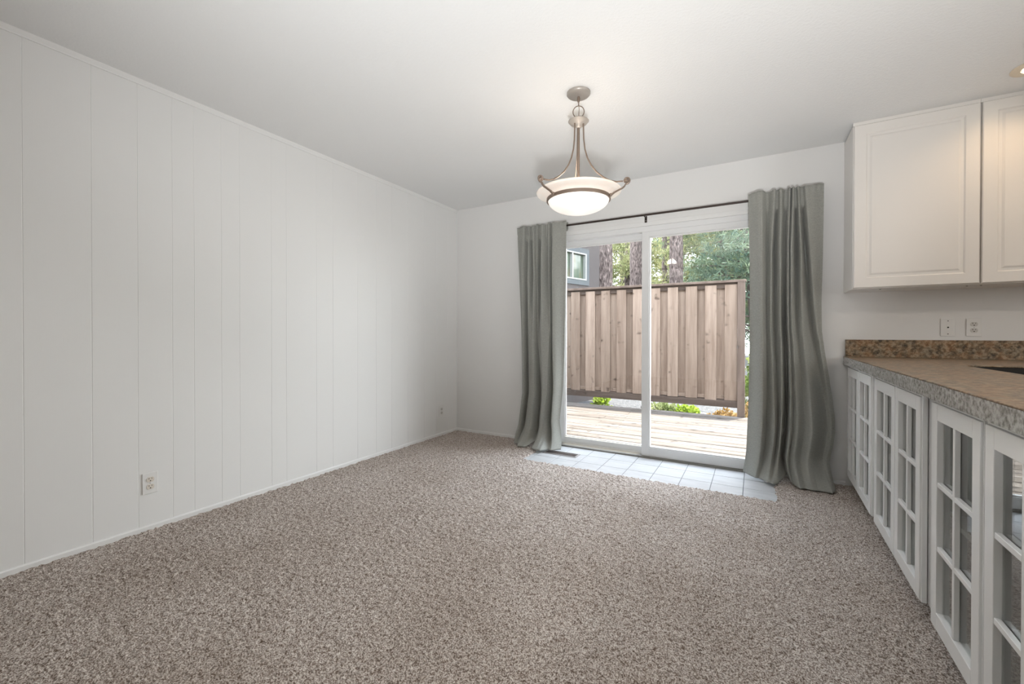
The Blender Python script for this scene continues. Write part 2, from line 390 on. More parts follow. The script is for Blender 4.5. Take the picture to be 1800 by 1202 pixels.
# pile sinks to the tile at the border
near = np.minimum(np.minimum(np.abs(X-xl), np.abs(X-TX1)), 9)
verts = np.stack([Xj, Yj, Z], -1).reshape(-1, 3)
idx = np.arange(nx*ny).reshape(nx, ny)
q = np.stack([idx[:-1, :-1], idx[1:, :-1], idx[1:, 1:], idx[:-1, 1:]], -1)
keep = ~(inside[:-1, :-1] & inside[1:, :-1] & inside[1:, 1:] & inside[:-1, 1:])
drop = inside.reshape(-1); verts[drop, 2] = -0.004
q = q[keep]
far = np.array([[XL, YR, 0.008], [XR, YR, 0.008], [XR, 0.30, 0.008], [XL, 0.30, 0.008], [0.69, 0.30, 0.008], [XR, YB, 0.008], [0.69, YB, 0.008]])
nb = len(verts); verts = np.vstack([verts, far]); q = np.vstack([q, [[nb, nb+1, nb+2, nb+3], [nb+4, nb+2, nb+5, nb+6]]])
me = bpy.data.meshes.new('floor'); me.vertices.add(len(verts)); me.vertices.foreach_set('co', verts.astype(np.float32).ravel())
me.loops.add(q.size); me.loops.foreach_set('vertex_index', q.astype(np.int32).ravel())
me.polygons.add(len(q)); me.polygons.foreach_set('loop_start', (np.arange(len(q))*4).astype(np.int32))
me.polygons.foreach_set('use_smooth', np.ones(len(q), bool))
me.update(calc_edges=True); me.validate(); me.materials.append(M['carpet'])
fl = bpy.data.objects.new('floor', me); C.objects.link(fl); struct(fl)
struct(obj('subfloor', MB().box(XL-0.12, XR+0.12, YR-0.12, TY0-0.06, -0.1, -0.02).box(XL-0.12, XR+0.12, TY0-0.06, YB+0.14, -0.1, -0.032), M['grout']))

# ---- trims
def baseboard(name, a, b, nrm, h=0.040, t=0.011):
    a = Vector((*a, 0)); b = Vector((*b, 0)); nn = Vector((*nrm, 0)); mb = MB()
    pr = [(0, -0.02), (t, -0.02), (t, h-0.006), (t-0.004, h), (0, h)]
    vs = [a+nn*p+Vector((0, 0, z)) for p, z in pr]+[b+nn*p+Vector((0, 0, z)) for p, z in pr]; k = len(pr)
    mb.add(vs, [tuple(range(k)), tuple(range(2*k-1, k-1, -1))]+[(i, i+k, (i+1)%k+k, (i+1)%k) for i in range(k)])
    return struct(obj(name, mb, M['trim']))
baseboard('baseboard_left', (XL, YR), (XL, YB), (1, 0))
baseboard('baseboard_back', (XL, YB), (-1.79, YB), (0, -1))
baseboard('baseboard_back_corner', (0.155, YB), (0.56, YB), (0, -1))
mb = MB(); pr = [(0, -0.027), (0.006, -0.027), (0.007, -0.020), (0.012, -0.012), (0.016, -0.005), (0.016, 0), (0, 0)]; k = len(pr)
mb.add([(XL+p, YR, H+z) for p, z in pr]+[(XL+p, YB, H+z) for p, z in pr], [tuple(range(k)), tuple(range(2*k-1, k-1, -1))]+[(i, i+k, (i+1)%k+k, (i+1)%k) for i in range(k)])
struct(obj('trim_1', mb, M['trim']))
# casing of the sliding door
mb = MB(); cz = 0.095
mb.box(OX0-0.06, OX1+0.06, YB-0.014, YB, OZ1, OZ1+cz)
mb.box(OX0-0.06, OX0, YB-0.014, YB, 0.0, OZ1).box(OX1, OX1+0.06, YB-0.014, YB, 0.0, OZ1)
mb.box(OX0-0.06, OX1+0.06, YB-0.019, YB-0.014, OZ1+0.035, OZ1+cz)
struct(obj('trim_2', mb, M['trim'], bevel=0.0015))

# ---- sliding glass door
y0, y1 = YB+0.0, YB+0.125
mb = MB()
mb.box(OX0, OX0+0.035, y0, y1, 0, OZ1).box(OX1-0.035, OX1, y0, y1, 0, OZ1).box(OX0, OX1, y0, y1, OZ1-0.045, OZ1)
obj_sill = MB().box(OX0, OX1, y0-0.004, y1+0.01, -0.005, 0.016)
mb.box(OX0+0.035, OX1-0.035, y0+0.058, y0+0.064, 0.0, 0.035)
door = struct(obj('door_1', mb, M['vinyl'], bevel=0.0015))
obj('sill', obj_sill, M['sillm'], door, bevel=0.0015)
def sash(name, x0, x1, ya, yb, st_l, st_r, zb, zt, rb, rt):
    mb = MB()
    mb.box(x0, x0+st_l, ya, yb, zb, zt).box(x1-st_r, x1, ya, yb, zb, zt)
    mb.box(x0+st_l, x1-st_r, ya, yb, zb, zb+rb).box(x0+st_l, x1-st_r, ya, yb, zt-rt, zt)
    gb = 0.010; yc = (ya+yb)/2     # glazing bead
    for a in ((x0+st_l, x0+st_l+gb, zb+rb, zt-rt), (x1-st_r-gb, x1-st_r, zb+rb, zt-rt), (x0+st_l+gb, x1-st_r-gb, zb+rb, zb+rb+gb), (x0+st_l+gb, x1-st_r-gb, zt-rt-gb, zt-rt)):
        mb.box(a[0], a[1], ya+0.008, yb-0.008, a[2], a[3])
    s = obj(name, mb, M['vinyl'], door, bevel=0.0015)
    obj('glass_pane', MB().box(x0+st_l+0.002, x1-st_r-0.002, yc-0.002, yc+0.002, zb+rb, zt-rt), M['glass'], s)
    return s
sash('fixed_panel', OX0+0.035, -0.800, YB+0.066, YB+0.100, 0.072, 0.055, 0.010, OZ1-0.045, 0.072, 0.050)
sash('sliding_panel', -0.862, OX1-0.035, YB+0.012, YB+0.052, 0.060, 0.060, 0.018, OZ1-0.042, 0.072, 0.048)

# ---- unseen eave outside the door, put in to block sun from the room
struct(obj('sun_block_eave', MB().box(-5, 6, YB+0.141, YB+0.50, 2.46, 2.60), M['soffit']))
struct(obj('wall_outside', MB().box(-6, XL-0.13, YB-0.1, YB+0.15, -0.3, 2.6).box(XR+0.13, 6, YB-0.1, YB+0.15, -0.3, 2.6), M['siding']))

# ================================================================== outlets
def outlet(name, pos, axis, label, cols=('plate', 'recept')):
    # axis 'x': on the left wall facing +x ; 'y': on the back wall facing -y
    t = thing(name, pos, label, 'outlet', 'duplex wall outlets')
    def mp(mb):
        if axis == 'y': f = lambda x, y, z: (pos[0]+x, pos[1]-y, pos[2]+z)
        else: f = lambda x, y, z: (pos[0]+y, pos[1]+x, pos[2]+z)
        mb.map(f)
        if axis == 'y' or True: mb.f = [tuple(reversed(q)) for q in mb.f]
        return mb
    obj('wall_plate', mp(MB().box(-0.035, 0.035, 0.0, 0.0055, -0.057, 0.057)), M[cols[0]], t, bevel=0.0022)
    for dz in (0.0195, -0.0195):
        mb = MB(); n = 28; pts = []
        for i in range(n):
            a = 2*PI*i/n; x_, z_ = 0.0172*math.cos(a), 0.0172*math.sin(a); pts.append((x_, max(-0.0135, min(0.0135, z_))))
        mb.add([(x_, 0.0052, z_+dz) for x_, z_ in pts]+[(x_, 0.0075, z_+dz) for x_, z_ in pts], [tuple(range(n)), tuple(range(2*n-1, n-1, -1))]+[(i, i+n, (i+1)%n+n, (i+1)%n) for i in range(n)])
        r = obj('receptacle', mp(mb), M[cols[1]], t)
        sl = MB().box(-0.0078, -0.0052, 0.007, 0.0079, dz+0.0015, dz+0.0095).box(0.0052, 0.0074, 0.007, 0.0079, dz+0.0025, dz+0.0090)
        sl.lathe([(0.0001, 0.0079), (0.0030, 0.0079), (0.0030, 0.007)], (0, 0, 0), 12, 'y')
        k = 12*3
        for i in range(len(sl.v)-k, len(sl.v)): sl.v[i] = (sl.v[i][0], sl.v[i][1], sl.v[i][2]+dz-0.0068)
        obj('slot', mp(sl), M['dark'], r)
    obj('screw', mp(MB().lathe([(0.0001, 0.0068), (0.0026, 0.0064), (0.003, 0.005)], (0, 0, 0), 12, 'y')), M['steel'], t)
    return t
outlet('wall_outlet', (XL, 1.0315, 0.267), 'x', 'white duplex outlet low on the paneled left wall, nearer the camera', ('plate', 'almond'))
outlet('wall_outlet', (XL, 3.515, 0.268), 'x', 'small white duplex outlet low on the left wall beside the room corner')
outlet('wall_outlet', (1.2015, YB, 1.1265), 'y', 'duplex outlet above the granite backsplash under the wall cabinets')
t = thing('cable_plate', (1.082, YB, 1.1265), 'nearly blank wall plate with one dark center hole, left of the kitchen outlet', 'wall plate')
obj('wall_plate', MB().box(1.047, 1.117, YB-0.0055, YB, 1.0695, 1.1835), M['plate'], t, bevel=0.002)
obj('socket', MB().lathe([(0.0001, -0.009), (0.0045, -0.009), (0.0045, -0.005)], (1.082, YB, 1.1265), 12, 'y'), M['dark'], t)
for dz in (0.042, -0.042):
    obj('screw', MB().lathe([(0.0001, -0.007), (0.0028, -0.0066), (0.003, -0.005)], (1.082, YB, 1.1265+dz), 12, 'y'), M['bronze'], t)

# ================================================================== floor register
t = thing('floor_register', (-1.51, 3.54, 0.002), 'brown metal floor register set in the tiles by the left curtain', 'vent')
mb = MB(); x0, x1, ya, yb, z = -1.672, -1.348, 3.482, 3.594, 0.002
mb.box(x0, x1, ya, ya+0.012, z, z+0.005).box(x0, x1, yb-0.012, yb, z, z+0.005).box(x0, x0+0.016, ya+0.012, yb-0.012, z, z+0.005).box(x1-0.016, x1, ya+0.012, yb-0.012, z, z+0.005)
obj('frame', mb, M['ventframe'], t, bevel=0.001)
mb = MB().box(x0+0.016, x1-0.016, ya+0.012, yb-0.012, z, z+0.0008)
for i in range(22):
    xx = x0+0.022+i*0.0131; mb.box(xx, xx+0.0045, ya+0.012, yb-0.012, z+0.001, z+0.0045)
mb.box(x0+0.016, x1-0.016, (ya+yb)/2-0.003, (ya+yb)/2+0.003, z+0.001, z+0.005)
obj('grille', mb, M['vent'], t)

# ================================================================== curtain rod and curtains
RY, RZ = 3.712, 2.094
t = thing('curtain_rod', (-0.82, RY, RZ), 'thin dark bronze curtain rod above the sliding glass door', 'curtain rod')
obj('rod', MB().tube([(-2.035, RY, RZ), (0.405, RY, RZ)], 0.0085, 16), M['bronze'], t, smooth=True)
for xx in (-1.98, -0.822, 0.36):
    mb = MB().box(xx-0.010, xx+0.010, (YB-0.021 if xx == -0.822 else YB-0.002), YB-(0.0185 if xx == -0.822 else 0), RZ-0.052, RZ+0.004)
    mb.tube([(xx, YB-0.015, RZ-0.004), (xx, RY+0.012, RZ-0.012), (xx, RY-0.006, RZ-0.013)], 0.0042, 8)
    mb.tube([(xx, RY+0.013*math.cos(a), RZ+0.012*math.sin(a)) for a in [PI*0.0-PI*i/8 for i in range(9)]], 0.0032, 6)
    b = obj('bracket', mb, M['bronze'], t, bevel=0.0008)
    obj('screw', MB().lathe([(0.0001, -0.0235), (0.003, -0.023), (0.0032, -0.020)], (xx, YB, RZ-0.036), 10, 'y'), M['steel'], b)

def sstep(t): t = min(1, max(0, t)); return t*t*(3-2*t)
def interp(tab, z):       # tab: list of (z, value) with descending z
    if z >= tab[0][0]: return tab[0][1]
    for (za, a), (zb, b) in zip(tab, tab[1:]):
        if z >= zb:
            t = (za-z)/(za-zb)
            if isinstance(a, (int, float)): return a+(b-a)*t
            return [p+(q_-p)*t for p, q_ in zip(a, b)]
    return tab[-1][1]
def curtain(name, label, left, right, prof, bottom, lift, seed, zfold=0.26, top=2.128):
    # prof: for several heights, the same folds as (place across the width, depth in mm; negative = toward the room)
    NU, NV = 380, 130; vs = []; r = random.Random(seed)
    ph = [r.uniform(0, 6.28) for _ in range(8)]
    pz = [(z, [x for pr in zip(*p) for x in pr]) for z, *p in prof]
    for j in range(NV+1):
        z = top*(1-(j/NV)); hd = top-z
        xl_, xr_ = interp(left, z), interp(right, z)
        flat = interp(pz, z); us, ds = flat[0::2], flat[1::2]; k = 0
        for i in range(NU+1):
            u = i/NU
            while k < len(us)-2 and u > us[k+1]: k += 1
            t_ = min(1, max(0, (u-us[k])/max(1e-6, us[k+1]-us[k])))
            c_ = 0.5-0.5*math.cos(PI*t_); c_ = 0.65*c_+0.35*t_
            off = (ds[k]+(ds[k+1]-ds[k])*c_)*0.0014
            wr = 0.0007*math.sin(31*u+ph[0]+2.2*z) + 0.0018*math.sin(5.5*z+7*u+ph[2])
            x = xl_+(xr_-xl_)*u
            y = 3.698 + off + wr
            if hd < 0.11:      # gathered header pocket with its stitched line
                y += 0.0025*math.sin(85*u+ph[3])*max(0, 1-hd/0.08)
                y += 0.006*math.exp(-((hd-0.080)/0.005)**2)
            if hd < 0.14: y = min(y, 3.698)
            zz = z
            if hd < 1e-6: zz += 0.004*math.sin(23*u+ph[4])
            if z < zfold:
                tt = 1-z/zfold; s2 = tt*tt*(1.6-0.6*tt)
                bx, by = interp([(1-u_, [x_, y_]) for u_, x_, y_ in bottom], 1-u)
                by += off*0.45
                x = x*(1-s2)+bx*s2; y = y*(1-s2)+by*s2
                lf = interp([(1-u_, l_) for u_, l_ in lift], 1-u)
                zz = z*(1-0.35*tt) + lf*s2 + 0.020*tt
            vs.append((x, min(y, YB-0.031), zz))
    mb = MB(); W = NU+1
    mb.add(vs, [(j*W+i, (j+1)*W+i, (j+1)*W+i+1, j*W+i+1) for j in range(NV) for i in range(NU)])
    o = obj(name, mb, M['curtain'], origin=((vs[0][0]+vs[NU][0])/2, 3.69, 0.02), smooth=True, angle=180)
    s = o.modifiers.new('thickness', 'SOLIDIFY'); s.thickness = 0.0022; s.offset = 1
    tag(o, label, 'curtain', 'grey-green curtains on the rod')
    # back leaf of the rod pocket, standing up behind the rod
    mb = MB(); vv = []
    for i in range(61):
        u = i/60; x = interp(left, top)+(interp(right, top)-interp(left, top))*u
        yy = RY+0.018+0.004*math.sin(40*u+ph[5])
        vv += [(x, yy, top+0.003+0.004*math.sin(23*u+ph[6])), (x, yy+0.002, top-0.06), (x, RY+0.004, top-0.085)]
    mb.add(vv, [(i*3+k, i*3+k+1, i*3+k+4, i*3+k+3) for i in range(60) for k in range(2)])
    p = obj('rod_pocket', mb, M['curtain'], o, smooth=True)
    s = p.modifiers.new('thickness', 'SOLIDIFY'); s.thickness = 0.002
    return o
curtain('curtain', 'grey-green linen curtain left of the sliding glass door, pooling on the carpet edge',
    left=[(2.12, -2.049), (1.683, -2.029), (1.231, -2.01), (0.70, -1.998), (0.498, -1.995), (0.182, -2.04), (0, -2.09)],
    right=[(2.11, -1.527), (1.702, -1.536), (1.01, -1.552), (0.581, -1.566), (0.256, -1.60), (0, -1.56)],
    prof=[(2.13, [0, .17, .205, .27, .285, .34, .39, .44, .476, .54, .60, .67, .73, .76, 1], [-8, -28, 8, -22, 12, -18, 2, -26, 14, -22, 6, -22, 12, -28, -8]),
          (1.66, [0, .08, .165, .22, .30, .345, .40, .42, .445, .53, .635, .68, .73, .77, 1], [0, -22, 28, -22, 34, -22, 0, -22, 22, -38, 18, -26, 38, -40, 5]),
          (1.00, [0, .06, .12, .18, .25, .32, .40, .42, .43, .55, .70, .72, .75, .80, 1], [5, -18, 48, -8, -24, -34, 10, -8, -6, -46, -34, -20, 48, -44, 10]),
          (0.40, [0, .06, .12, .20, .28, .38, .49, .51, .53, .62, .68, .72, .80, .86, 1], [5, -18, 48, -12, -38, -52, 44, 10, -10, -56, -46, -20, 48, -44, 10]),
          (0.00, [0, .06, .12, .20, .28, .38, .49, .51, .53, .62, .68, .72, .80, .86, 1], [5, -18, 40, -10, -30, -40, 50, 10, -10, -50, -40, -20, 48, -30, 10])],
    bottom=[(0, -2.03, 3.60), (0.25, -1.93, 3.50), (0.42, -1.86, 3.52), (0.5, -1.80, 3.60), (0.6, -1.78, 3.50), (0.74, -1.68, 3.45), (0.86, -1.60, 3.53), (1, -1.535, 3.58)],
    lift=[(0, 0.004), (0.42, 0.004), (0.5, 0.06), (0.56, 0.01), (1, 0.004)], seed=3)
curtain('curtain', 'grey-green linen curtain right of the sliding glass door, flared out toward the counter',
    left=[(2.13, -0.048), (1.588, -0.036), (1.026, -0.034), (0.591, -0.040), (0.155, -0.055), (0, -0.06)],
    right=[(2.133, 0.418), (1.635, 0.414), (1.30, 0.408), (1.10, 0.412), (0.95, 0.43), (0.80, 0.452), (0.631, 0.474), (0.50, 0.488), (0.393, 0.492), (0.28, 0.478), (0.188, 0.456), (0, 0.46)],
    prof=[(2.14, [0, .19, .26, .37, .39, .45, .53, .56, .585, .61, .635, .67, .725, .76, 1], [-10, -34, 6, -26, 10, -18, 12, -36, -8, -38, 14, -18, 12, -24, -4]),
          (1.70, [0, .175, .25, .31, .35, .43, .515, .535, .55, .58, .655, .71, .78, .83, 1], [-5, -44, 12, -22, 40, -26, 18, -44, -12, -36, 42, -26, 46, -28, 0]),
          (1.02, [0, .185, .24, .30, .37, .44, .52, .545, .56, .60, .68, .74, .90, .95, 1], [0, -58, -4, -24, 16, -34, 50, -50, -22, -34, -4, -30, 34, 4, 12]),
          (0.42, [0, .175, .23, .32, .36, .40, .455, .50, .53, .58, .66, .74, .92, .96, 1], [0, -62, -10, -54, -10, -44, 52, -54, -30, -46, -18, -50, 14, 6, 12]),
          (0.00, [0, .175, .23, .32, .36, .40, .455, .50, .53, .58, .66, .74, .92, .96, 1], [0, -50, -10, -44, -10, -34, 50, -44, -20, -40, -10, -40, 14, 6, 12])],
    bottom=[(0, -0.075, 3.72), (0.17, 0.0, 3.645), (0.38, 0.115, 3.525), (0.455, 0.205, 3.63), (0.52, 0.235, 3.60), (0.60, 0.275, 3.525), (0.8, 0.375, 3.53), (0.92, 0.452, 3.495), (1, 0.478, 3.575)],
    lift=[(0, 0.003), (0.40, 0.003), (0.455, 0.05), (0.52, 0.003), (1, 0.004)], seed=5, top=2.140)

# ================================================================== pendant lamp
PX, PY = -0.868, 2.272
pend = thing('pendant_lamp', (PX, PY, H), 'alabaster glass bowl pendant lamp on three curved bronze arms', 'lamp')
cc = (PX, PY, 0)
def L(name, prof, material, parent, **kw): return obj(name, MB().lathe(prof, cc, 56, **kw), M[material], parent, smooth=True, angle=50)
L('canopy', [(0.0001, 2.417), (0.012, 2.417), (0.045, 2.419), (0.060, 2.424), (0.066, 2.431), (0.066, 2.4399)], 'pewter', pend)
mb = MB().lathe([(0.0001, 2.388), (0.006, 2.388), (0.009, 2.404), (0.006, 2.418)], cc, 16).tube([(PX, PY, 2.39), (PX, PY, 2.366)], 0.003, 8)
obj('canopy_loop', mb, M['nickel'], pend, smooth=True)
tow = Vector((-PX, -PY, 0)).normalized(); side = Vector((-tow.y, tow.x, 0))      # side: to the right as seen from the room
side = -side if side.dot(rr) < 0 else side
ring = [Vector((PX, PY, 2.333)) + side*0.031*math.cos(a) + Vector((0, 0, 0.033*math.sin(a))) for a in [2*PI*i/32 for i in range(33)]]
obj('ring', MB().tube(ring, 0.0026, 8, caps=False), M['nickel'], pend, smooth=True)
obj('cord', MB().tube([(PX, PY, 2.39), (PX+0.004, PY, 2.345), (PX, PY, 2.30)], 0.002, 6), M['nickel'], pend, smooth=True)
L('hub', [(0.0001, 2.300), (0.006, 2.300), (0.008, 2.290), (0.040, 2.288), (0.054, 2.284), (0.058, 2.279), (0.054, 2.274), (0.050, 2.272), (0.046, 2.265), (0.026, 2.260), (0.022, 2.252), (0.012, 2.242), (0.0001, 2.240)], 'pewter', pend)
obj('stem', MB().tube([(PX, PY, 2.25), (PX, PY, 1.88)], 0.0075, 12), M['nickel'], pend, smooth=True)
SZ = 1.900
for a in [math.radians(-47), math.radians(72), math.radians(191)]:
    d = tow*math.cos(a) + side*math.sin(a)
    o3 = Vector((PX, PY, 0)); R = 0.262
    prof_a = [(0.028, 2.272), (0.029, 2.225), (0.031, 2.17), (0.038, 2.115), (0.052, 2.065), (0.074, 2.020), (0.105, 1.977), (0.142, 1.943), (0.180, 1.918), (0.215, 1.906), (0.248, 1.904)]
    arm = obj('arm', MB().tube([o3 + d*rad + Vector((0, 0, z)) for rad, z in prof_a], 0.0042, 8), M['nickel'], pend, smooth=True)
    perp = d.cross(Vector((0, 0, 1)))
    sc = []          # rolled scroll at the end of the arm
    for i in range(30):
        th = i/29*2.6*PI; rad = 0.0190*(1-0.62*i/29)
        sc.append(o3 + d*(R+0.006+rad*math.cos(th-0.6*PI)) + Vector((0, 0, SZ+0.004+rad*math.sin(th-0.6*PI))))
    mb = MB().tube(sc, 0.0050, 8)
    mb.sphere(tuple(o3+d*(R+0.006)+Vector((0, 0, SZ+0.004))), 0.0095, 14, 8)
    obj('scroll', mb, M['nickel'], arm, smooth=True)
    cl = [(0.256, 1.886), (0.251, 1.877), (0.240, 1.869), (0.216, 1.860), (0.196, 1.852), (0.184, 1.843), (0.178, 1.835)]
    mb = MB(); vs = []      # flat strap that hugs the outside of the bowl
    for rad, z in cl:
        for s_, o_ in ((-0.006, 0), (0.006, 0), (0.006, 0.004), (-0.006, 0.004)):
            vs.append(o3 + d*(rad+o_+0.004) + perp*s_ + Vector((0, 0, z-o_)))
    k = len(cl); mb.add(vs, [(i*4+j, i*4+(j+1)%4, i*4+4+(j+1)%4, i*4+4+j) for i in range(k-1) for j in range(4)]+[(0, 3, 2, 1), (4*k-4, 4*k-3, 4*k-2, 4*k-1)])
    mb.sphere(tuple(o3+d*0.183+Vector((0, 0, 1.840))), 0.009, 12, 8)
    obj('strap', mb, M['nickel'], arm, smooth=True)
dome = [(0.0001+0.171*math.sin(t_), 1.838-0.077*math.cos(t_)) for t_ in [PI/2*i/14 for i in range(15)]]
flare = [(0.173, 1.843), (0.176, 1.850), (0.184, 1.858), (0.197, 1.863), (0.212, 1.867), (0.226, 1.870), (0.234, 1.874), (0.236, 1.879), (0.232, 1.882)]
obj('glass_bowl', MB().lathe(flare+[(r_-0.004, z_+0.003) for r_, z_ in reversed(flare)], cc, 72, close=True), M['bowl'], pend, smooth=True, angle=80)
obj('glass_dome', MB().lathe(dome+[(max(0.0001, r_-0.004), z_+0.004) for r_, z_ in reversed(dome)], cc, 72), M['bowlhot'], pend, smooth=True, angle=80)
L('band', [(0.171, 1.829), (0.178, 1.830), (0.179, 1.838), (0.178, 1.846), (0.173, 1.847)], 'nickel', pend)
obj('bulb', MB().sphere((PX+0.05, PY, 1.865), 0.025), M['lampdisc'], pend, smooth=True)
light('pendant_bulb', 'POINT', (PX, PY, 1.925), 2.2, (1.0, 0.90, 0.78), shadow_soft_size=0.05)

# ---- recessed ceiling lamp over the counter (just inside the right edge of the view)
CX, CY = 1.235, 3.19
t = thing('recessed_lamp', (CX, CY, H), 'round recessed warm ceiling lamp above the counter', 'lamp')
obj('trim_ring', MB().lathe([(0.055, 2.4399), (0.056, 2.434), (0.085, 2.433), (0.094, 2.437), (0.094, 2.4399)], (CX, CY, 0), 40), M['cantrim'], t, smooth=True)
obj('bulb', MB().lathe([(0.0001, 2.432), (0.03, 2.433), (0.05, 2.4385)], (CX, CY, 0), 32), M['can'], t, smooth=True)
light('recessed_lamp_light', 'SPOT', (CX, CY, 2.425), 9, (1.0, 0.70, 0.42), target=(CX, CY, 0), spot_size=math.radians(150), spot_blend=0.9, shadow_soft_size=0.05)
# unseen ceiling lamps, added as fill for the room
for x_, y_ in ((1.6, -0.9), (2.2, 1.3)):
    t = thing('fill_ceiling_lamp', (x_, y_, H), 'added fill lamp, a flat white ceiling disc ' + {1.6: 'behind the camera over the kitchen', 2.2: 'over the kitchen beyond the counter'}[x_], 'lamp', 'added ceiling fill lamps')
    obj('base', MB().lathe([(0.15, 2.4399), (0.16, 2.425), (0.15, 2.41)], (x_, y_, 0), 40), M['trim'], t, smooth=True)
    obj('lamp_shade', MB().lathe([(0.0001, 2.395), (0.08, 2.398), (0.15, 2.415)], (x_, y_, 0), 40), M['lampdisc'], t, smooth=True)
    light('fill_ceiling_light', 'AREA', (x_, y_, 2.385), 13, (1.0, 0.86, 0.70), target=(x_, y_, 0), shape='DISK', size=0.3)

# unseen uplighter by the camera, added as bounce fill for the ceiling
UX, UY, UZ = 0.26, -0.42, 0.42
t = thing('fill_uplighter', (UX, UY, 0.0), 'added fill lamp behind the camera, a bronze uplighter aimed to brighten the ceiling', 'lamp')
obj('base', MB().lathe([(0.0001, 0.03), (0.11, 0.028), (0.13, 0.012), (0.13, 0.0)], (UX, UY, 0), 32), M['bronze'], t, smooth=True)
obj('pole', MB().tube([(UX, UY, 0.02), (UX, UY, UZ)], 0.011, 12), M['bronze'], t, smooth=True)
aim = Vector((-0.5, 1.35, H))
mb = MB().lathe([(0.012, 0.0), (0.07, 0.012), (0.13, 0.045), (0.155, 0.09), (0.150, 0.09), (0.125, 0.047), (0.066, 0.016), (0.0001, 0.008)], (0, 0, 0), 32)
Rm = Vector((0, 0, 1)).rotation_difference((aim-Vector((UX, UY, UZ))).normalized()).to_matrix()
mb.v = [tuple(Rm @ Vector(v_) + Vector((UX, UY, UZ))) for v_ in mb.v]
obj('lamp_shade', mb, M['bronze'], t, smooth=True)
hp = Rm @ Vector((0, 0, 0.16)) + Vector((UX, UY, UZ))
light('bounce_fill_light', 'SPOT', tuple(hp), 345, (0.965, 0.985, 1.0), target=tuple(aim), spot_size=math.radians(101), spot_blend=1.0, shadow_soft_size=0.13)

# ================================================================== wall cabinets
def raised_door(name, x0, x1, yf, z0, z1, material, parent, fr=0.060, t=0.020):
    # door facing -y: frame, routed step and raised field as nested rectangles
    steps = [(0.0, 0.004), (0.004, 0.0), (fr, 0.0), (fr+0.007, 0.006), (fr+0.019, 0.006), (fr+0.030, 0.001)]
    vs = []; mb = MB()
    for ins, dep in steps: vs += [(x0+ins, yf+dep, z0+ins), (x1-ins, yf+dep, z0+ins), (x1-ins, yf+dep, z1-ins), (x0+ins, yf+dep, z1-ins)]
    fs = []
    for k in range(len(steps)-1):
        for j in range(4): fs.append((k*4+j, k*4+(j+1)%4, k*4+4+(j+1)%4, k*4+4+j))
    e = (len(steps)-1)*4; fs.append((e, e+1, e+2, e+3))
    b = len(vs); vs += [(x0, yf+t, z0), (x1, yf+t, z0), (x1, yf+t, z1), (x0, yf+t, z1)]
    fs += [(b+3, b+2, b+1, b)] + [(j, b+j, b+(j+1)%4, (j+1)%4) for j in range(4)]
    mb.add(vs, fs); return obj(name, mb, material, parent)
YF = 3.462
def wall_cab(x0, x1, label, doors, screws):
    t = thing('wall_cabinet', ((x0+x1)/2, 3.63, 1.372), label, 'cabinet', 'white wall cabinets')
    mb = MB().box(x0, x1, YF+0.022, YB-0.001, 1.372, 2.426)
    obj('cabinet_body', mb, M['upcab'], t, bevel=0.001)
    obj('top_trim', MB().box(x0+0.0, x1, YF+0.012, YF+0.030, 2.418, 2.4395), M['upcab'], t)
    for a, b in doors: raised_door('door', a, b, YF, 1.378, 2.416, M['upcab'], t)
    for s in screws:
        obj('screw', MB().lathe([(0.0001, 1.3695), (0.004, 1.3698), (0.0045, 1.3722)], (s, YF+0.10, 0), 12), M['dark'], t)
wall_cab(0.544, 1.1245, 'white raised-panel wall cabinet nearest the right curtain', [(0.548, 1.1215)], [0.70, 1.10])
wall_cab(1.1255, 1.985, 'white raised-panel wall cabinet at the right edge of the view', [(1.1305, 1.5535), (1.5575, 1.98)], [1.16, 1.50])

# ================================================================== base cabinets, counter, sink
def sk(x, y, z): return (x-0.0195*(3.786-y), y, z)
XF = 0.566
def glass_door(y0, y1, parent, z0=0.088, z1=0.857, st_=0.056, t=0.022):
    mu = 0.016; ym = (y0+y1)/2; mb = MB()
    a0, a1 = y0+st_, y1-st_; b0, b1 = z0+0.062, z1-0.062
    bv = 0.006
    # outer frame with a stepped outer edge
    def fr(xa, xb, ya, yb, za, zb): mb.box(xa, xb, ya, yb, za, zb)
    fr(XF, XF+t, y0+bv, a0, z0+bv, z1-bv); fr(XF, XF+t, a1, y1-bv, z0+bv, z1-bv)
    fr(XF, XF+t, a0, a1, z0+bv, b0); fr(XF, XF+t, a0, a1, b1, z1-bv)
    fr(XF+0.006, XF+t, y0, y0+bv, z0, z1); fr(XF+0.006, XF+t, y1-bv, y1, z0, z1)
    fr(XF+0.006, XF+t, y0+bv, y1-bv, z0, z0+bv); fr(XF+0.006, XF+t, y0+bv, y1-bv, z1-bv, z1)
    d = obj('door', mb.map(sk), M['cab'], parent, bevel=0.0012, seg=1)
    mb = MB().box(XF+0.002, XF+0.016, ym-mu/2, ym+mu/2, b0, b1)
    hh = (b1-b0)/3
    for k in (1, 2):
        mb.box(XF+0.0021, XF+0.0159, a0, ym-mu/2, b0+hh*k-mu/2, b0+hh*k+mu/2).box(XF+0.0021, XF+0.0159, ym+mu/2, a1, b0+hh*k-mu/2, b0+hh*k+mu/2)
    obj('muntins', mb.map(sk), M['cab'], d, bevel=0.0012, seg=1)
    obj('glass_pane', MB().box(XF+0.0165, XF+0.0185, a0, a1, b0, b1).map(sk), M['cabglass'], d)
    return d
